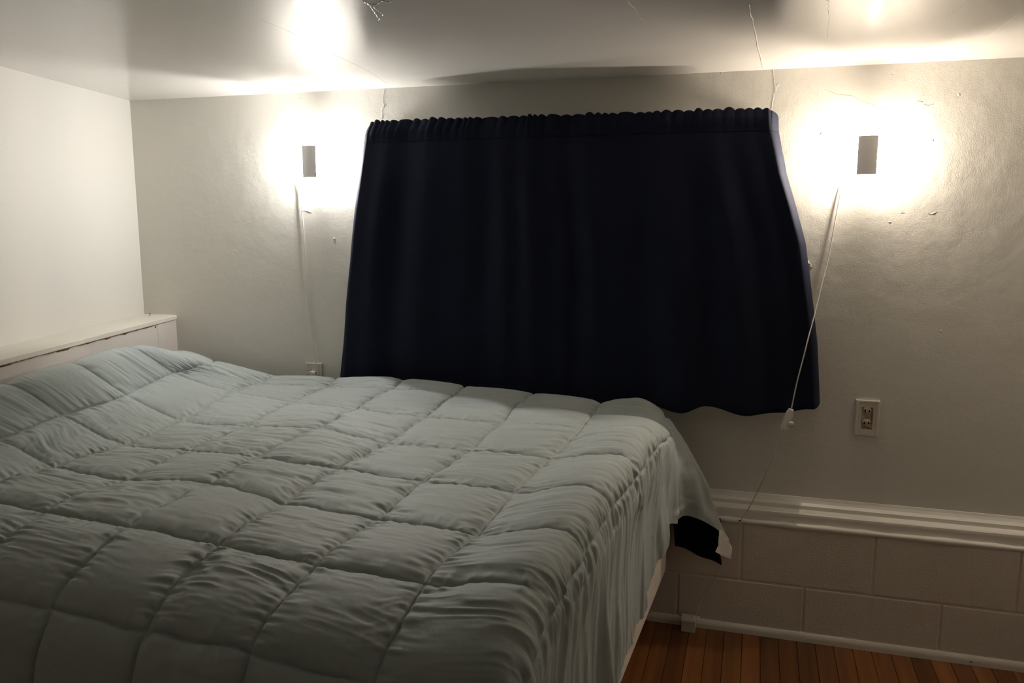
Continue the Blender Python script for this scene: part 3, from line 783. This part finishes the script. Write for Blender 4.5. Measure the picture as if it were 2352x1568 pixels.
sw = swbody('switch', [(-0.002, -0.0072), (-0.002, 0.0072), (0.012, 0.0115), (Ls - 0.002, 0.0115), (Ls, 0.0105), (Ls, -0.0105), (Ls - 0.002, -0.0115), (0.012, -0.0115)], 0.019, M['white_plastic'])
sw['label'] = 'white inline dimmer switch on the cord'
ctr = sa + ax * (Ls * 0.62) + sd * 0.0120
wheel = lathe('thumb_wheel', ctr + np.array([0, -0.013, 0]), (0, 1, 0), [(0.001, 0), (0.0085, 0.001), (0.0095, 0.003), (0.0095, 0.0065), (0.0085, 0.008), (0.001, 0.0085)], M['white_plastic'], None, 18)
gap = lathe('wheel_slot', ctr + np.array([0, -0.0100, 0]), (0, 1, 0), [(0.0105, 0), (0.0105, 0.0014)], M['dark'], None, 18)
qp = ony(1599, 1416, -0.090)
plugR = box('plug', qp[0] - 0.012, qp[0] + 0.012, -0.108, -0.080, 0.028, 0.046, M['white_plastic'], None, 0.003)
under(lampR, c1, c2, sw, plugR)
bpy.context.view_layer.update()
for o in (wheel, gap):
    o.parent = sw; o.matrix_parent_inverse = sw.matrix_world.inverted()
cl = path([(693, 400, -0.010), (690, 432, -0.006), (691, 462, -0.006), (697, 520, -0.007), (701, 580, -0.008), (708, 680, -0.008), (712, 725, -0.008), (717, 765, -0.010), (724, 815, -0.014), (730, 858, -0.018), (734, 880, -0.030)])
c3 = tube('cord', np.vstack([np.array([[-1.575, -0.006, 1.568]]), np.array(cl)]), 0.0019, M['cord'], None, 8)
under(lampL, c3)

# ================================================================ outlets
def outlet(cx, ztop, label, worn):
    t = thing('wall_outlet', label, 'outlet', (cx, 0, ztop - 0.057))
    W2, H_ = 0.035, 0.114
    parts = []
    # plate as a frame around the receptacle opening
    bm = bmesh.new()
    def pbox(x0, x1, z0, z1, y0=-0.006, y1=0.001):
        b_ = box_bm(cx + x0, cx + x1, y0, y1, ztop + z0, ztop + z1)
        me_ = bpy.data.meshes.new('tmp'); b_.to_mesh(me_); b_.free(); bm.from_mesh(me_); bpy.data.meshes.remove(me_)
    a, b_, c_, d_ = -0.0175, 0.0165, -0.094, -0.022
    pbox(-W2, a, -H_, 0); pbox(b_, W2, -H_, 0); pbox(a, b_, d_, 0); pbox(a, b_, -H_, c_)
    bmesh.ops.remove_doubles(bm, verts=bm.verts[:], dist=1e-5)
    parts.append(bm_obj('plate', bm, M['plate']))
    for x0, x1 in ((-W2, -W2 + 0.008), (W2 - 0.008, W2)):       # raised edge strips with a step
        parts.append(box('plate_edge', cx + x0, cx + x1, -0.0085, -0.0055, ztop - H_, ztop, M['plate'], None, 0.0015))
    parts.append(box('plate_edge', cx - 0.026, cx + 0.026, -0.0085, -0.0055, ztop - 0.007, ztop, M['plate'], None, 0.0015))
    rec = box('receptacle', cx + a - 0.001, cx + b_ + 0.001, -0.0045, 0.001, ztop + c_ - 0.001, ztop + d_ + 0.001, M['receptacle'] if worn else M['plate'], None, 0.0006)
    parts.append(rec)
    for zc in (ztop - 0.034, ztop - 0.073):
        f_ = lathe('socket_face', (cx - 0.001, -0.004, zc), (0, -1, 0), [(0.0128, 0), (0.0124, 0.0018), (0.001, 0.0022)], M['worn_face'] if worn else M['plate'], None, 24)
        parts.append(f_)
        if worn:
            for sx in (-1, 1):
                xs_ = cx - 0.001 + sx * 0.0060
                parts.append(box('slot', xs_ - 0.0014, xs_ + 0.0014, -0.0072, -0.004, zc - 0.0045, zc + 0.0045, M['dark']))
                parts.append(box('slot', xs_ + (0 if sx > 0 else -0.0052), xs_ + (0.0052 if sx > 0 else 0), -0.0072, -0.004, zc - 0.0011, zc + 0.0011, M['dark']))
    if worn:
        parts.append(lathe('screw', (cx - 0.001, -0.004, ztop - 0.0535), (0, -1, 0), [(0.0036, 0), (0.0034, 0.0015), (0.001, 0.002)], M['brass'], None, 14))
        for x0, x1, z0, z1 in ((0.009, 0.0155, -0.048, -0.025), (0.0115, 0.0158, -0.078, -0.05), (-0.010, 0.006, -0.087, -0.0835), (0.002, 0.0155, -0.0925, -0.088)):
            parts.append(box('worn_patch', cx + x0, cx + x1, -0.0056, -0.004, ztop + z0, ztop + z1, M['rust'], None, 0.0005))
    under(t, *parts)
    return t
qr = ony(1994.5, 919.5, -0.006)
outlet(float(qr[0]), float(qr[2]), 'painted double outlet with worn brown sockets on bare wall', True)
ql = ony(720.5, 834, -0.006)
outL = outlet(float(ql[0]), float(ql[2]), 'painted wall outlet behind the bed with lamp plug in it', False)
# plug and looped cord of the neutral lamp
pc = ony(719, 866, -0.02)
pl = box('plug', pc[0] - 0.014, pc[0] + 0.008, -0.030, -0.005, pc[2] - 0.016, pc[2] + 0.022, M['white_plastic'], None, 0.004)
dk = box('plug_slot', pc[0] - 0.006, pc[0] + 0.007, -0.0312, -0.026, pc[2] - 0.012, pc[2] + 0.001, M['dark'])
lp = tube('cord', np.array(path([(730, 868, -0.034), (722, 859, -0.036), (714, 854, -0.036), (706, 858, -0.034), (703, 868, -0.032), (704, 880, -0.032)])), 0.0019, M['cord'], None, 8)
under(lampL, pl, lp)
bpy.context.view_layer.update(); dk.parent = pl; dk.matrix_parent_inverse = pl.matrix_world.inverted()

# little surface box where the other cord is plugged in
ob = thing('outlet_box', 'small cream surface outlet box on the floor by the baseboard', 'outlet', (-0.166, -0.095, 0))
p1 = box('body', -0.189, -0.143, -0.118, -0.072, 0.0, 0.034, M['plate'], None, 0.002)
p2 = box('cover', -0.191, -0.141, -0.120, -0.071, 0.033, 0.044, M['plate'], None, 0.003)
under(ob, p1, p2)
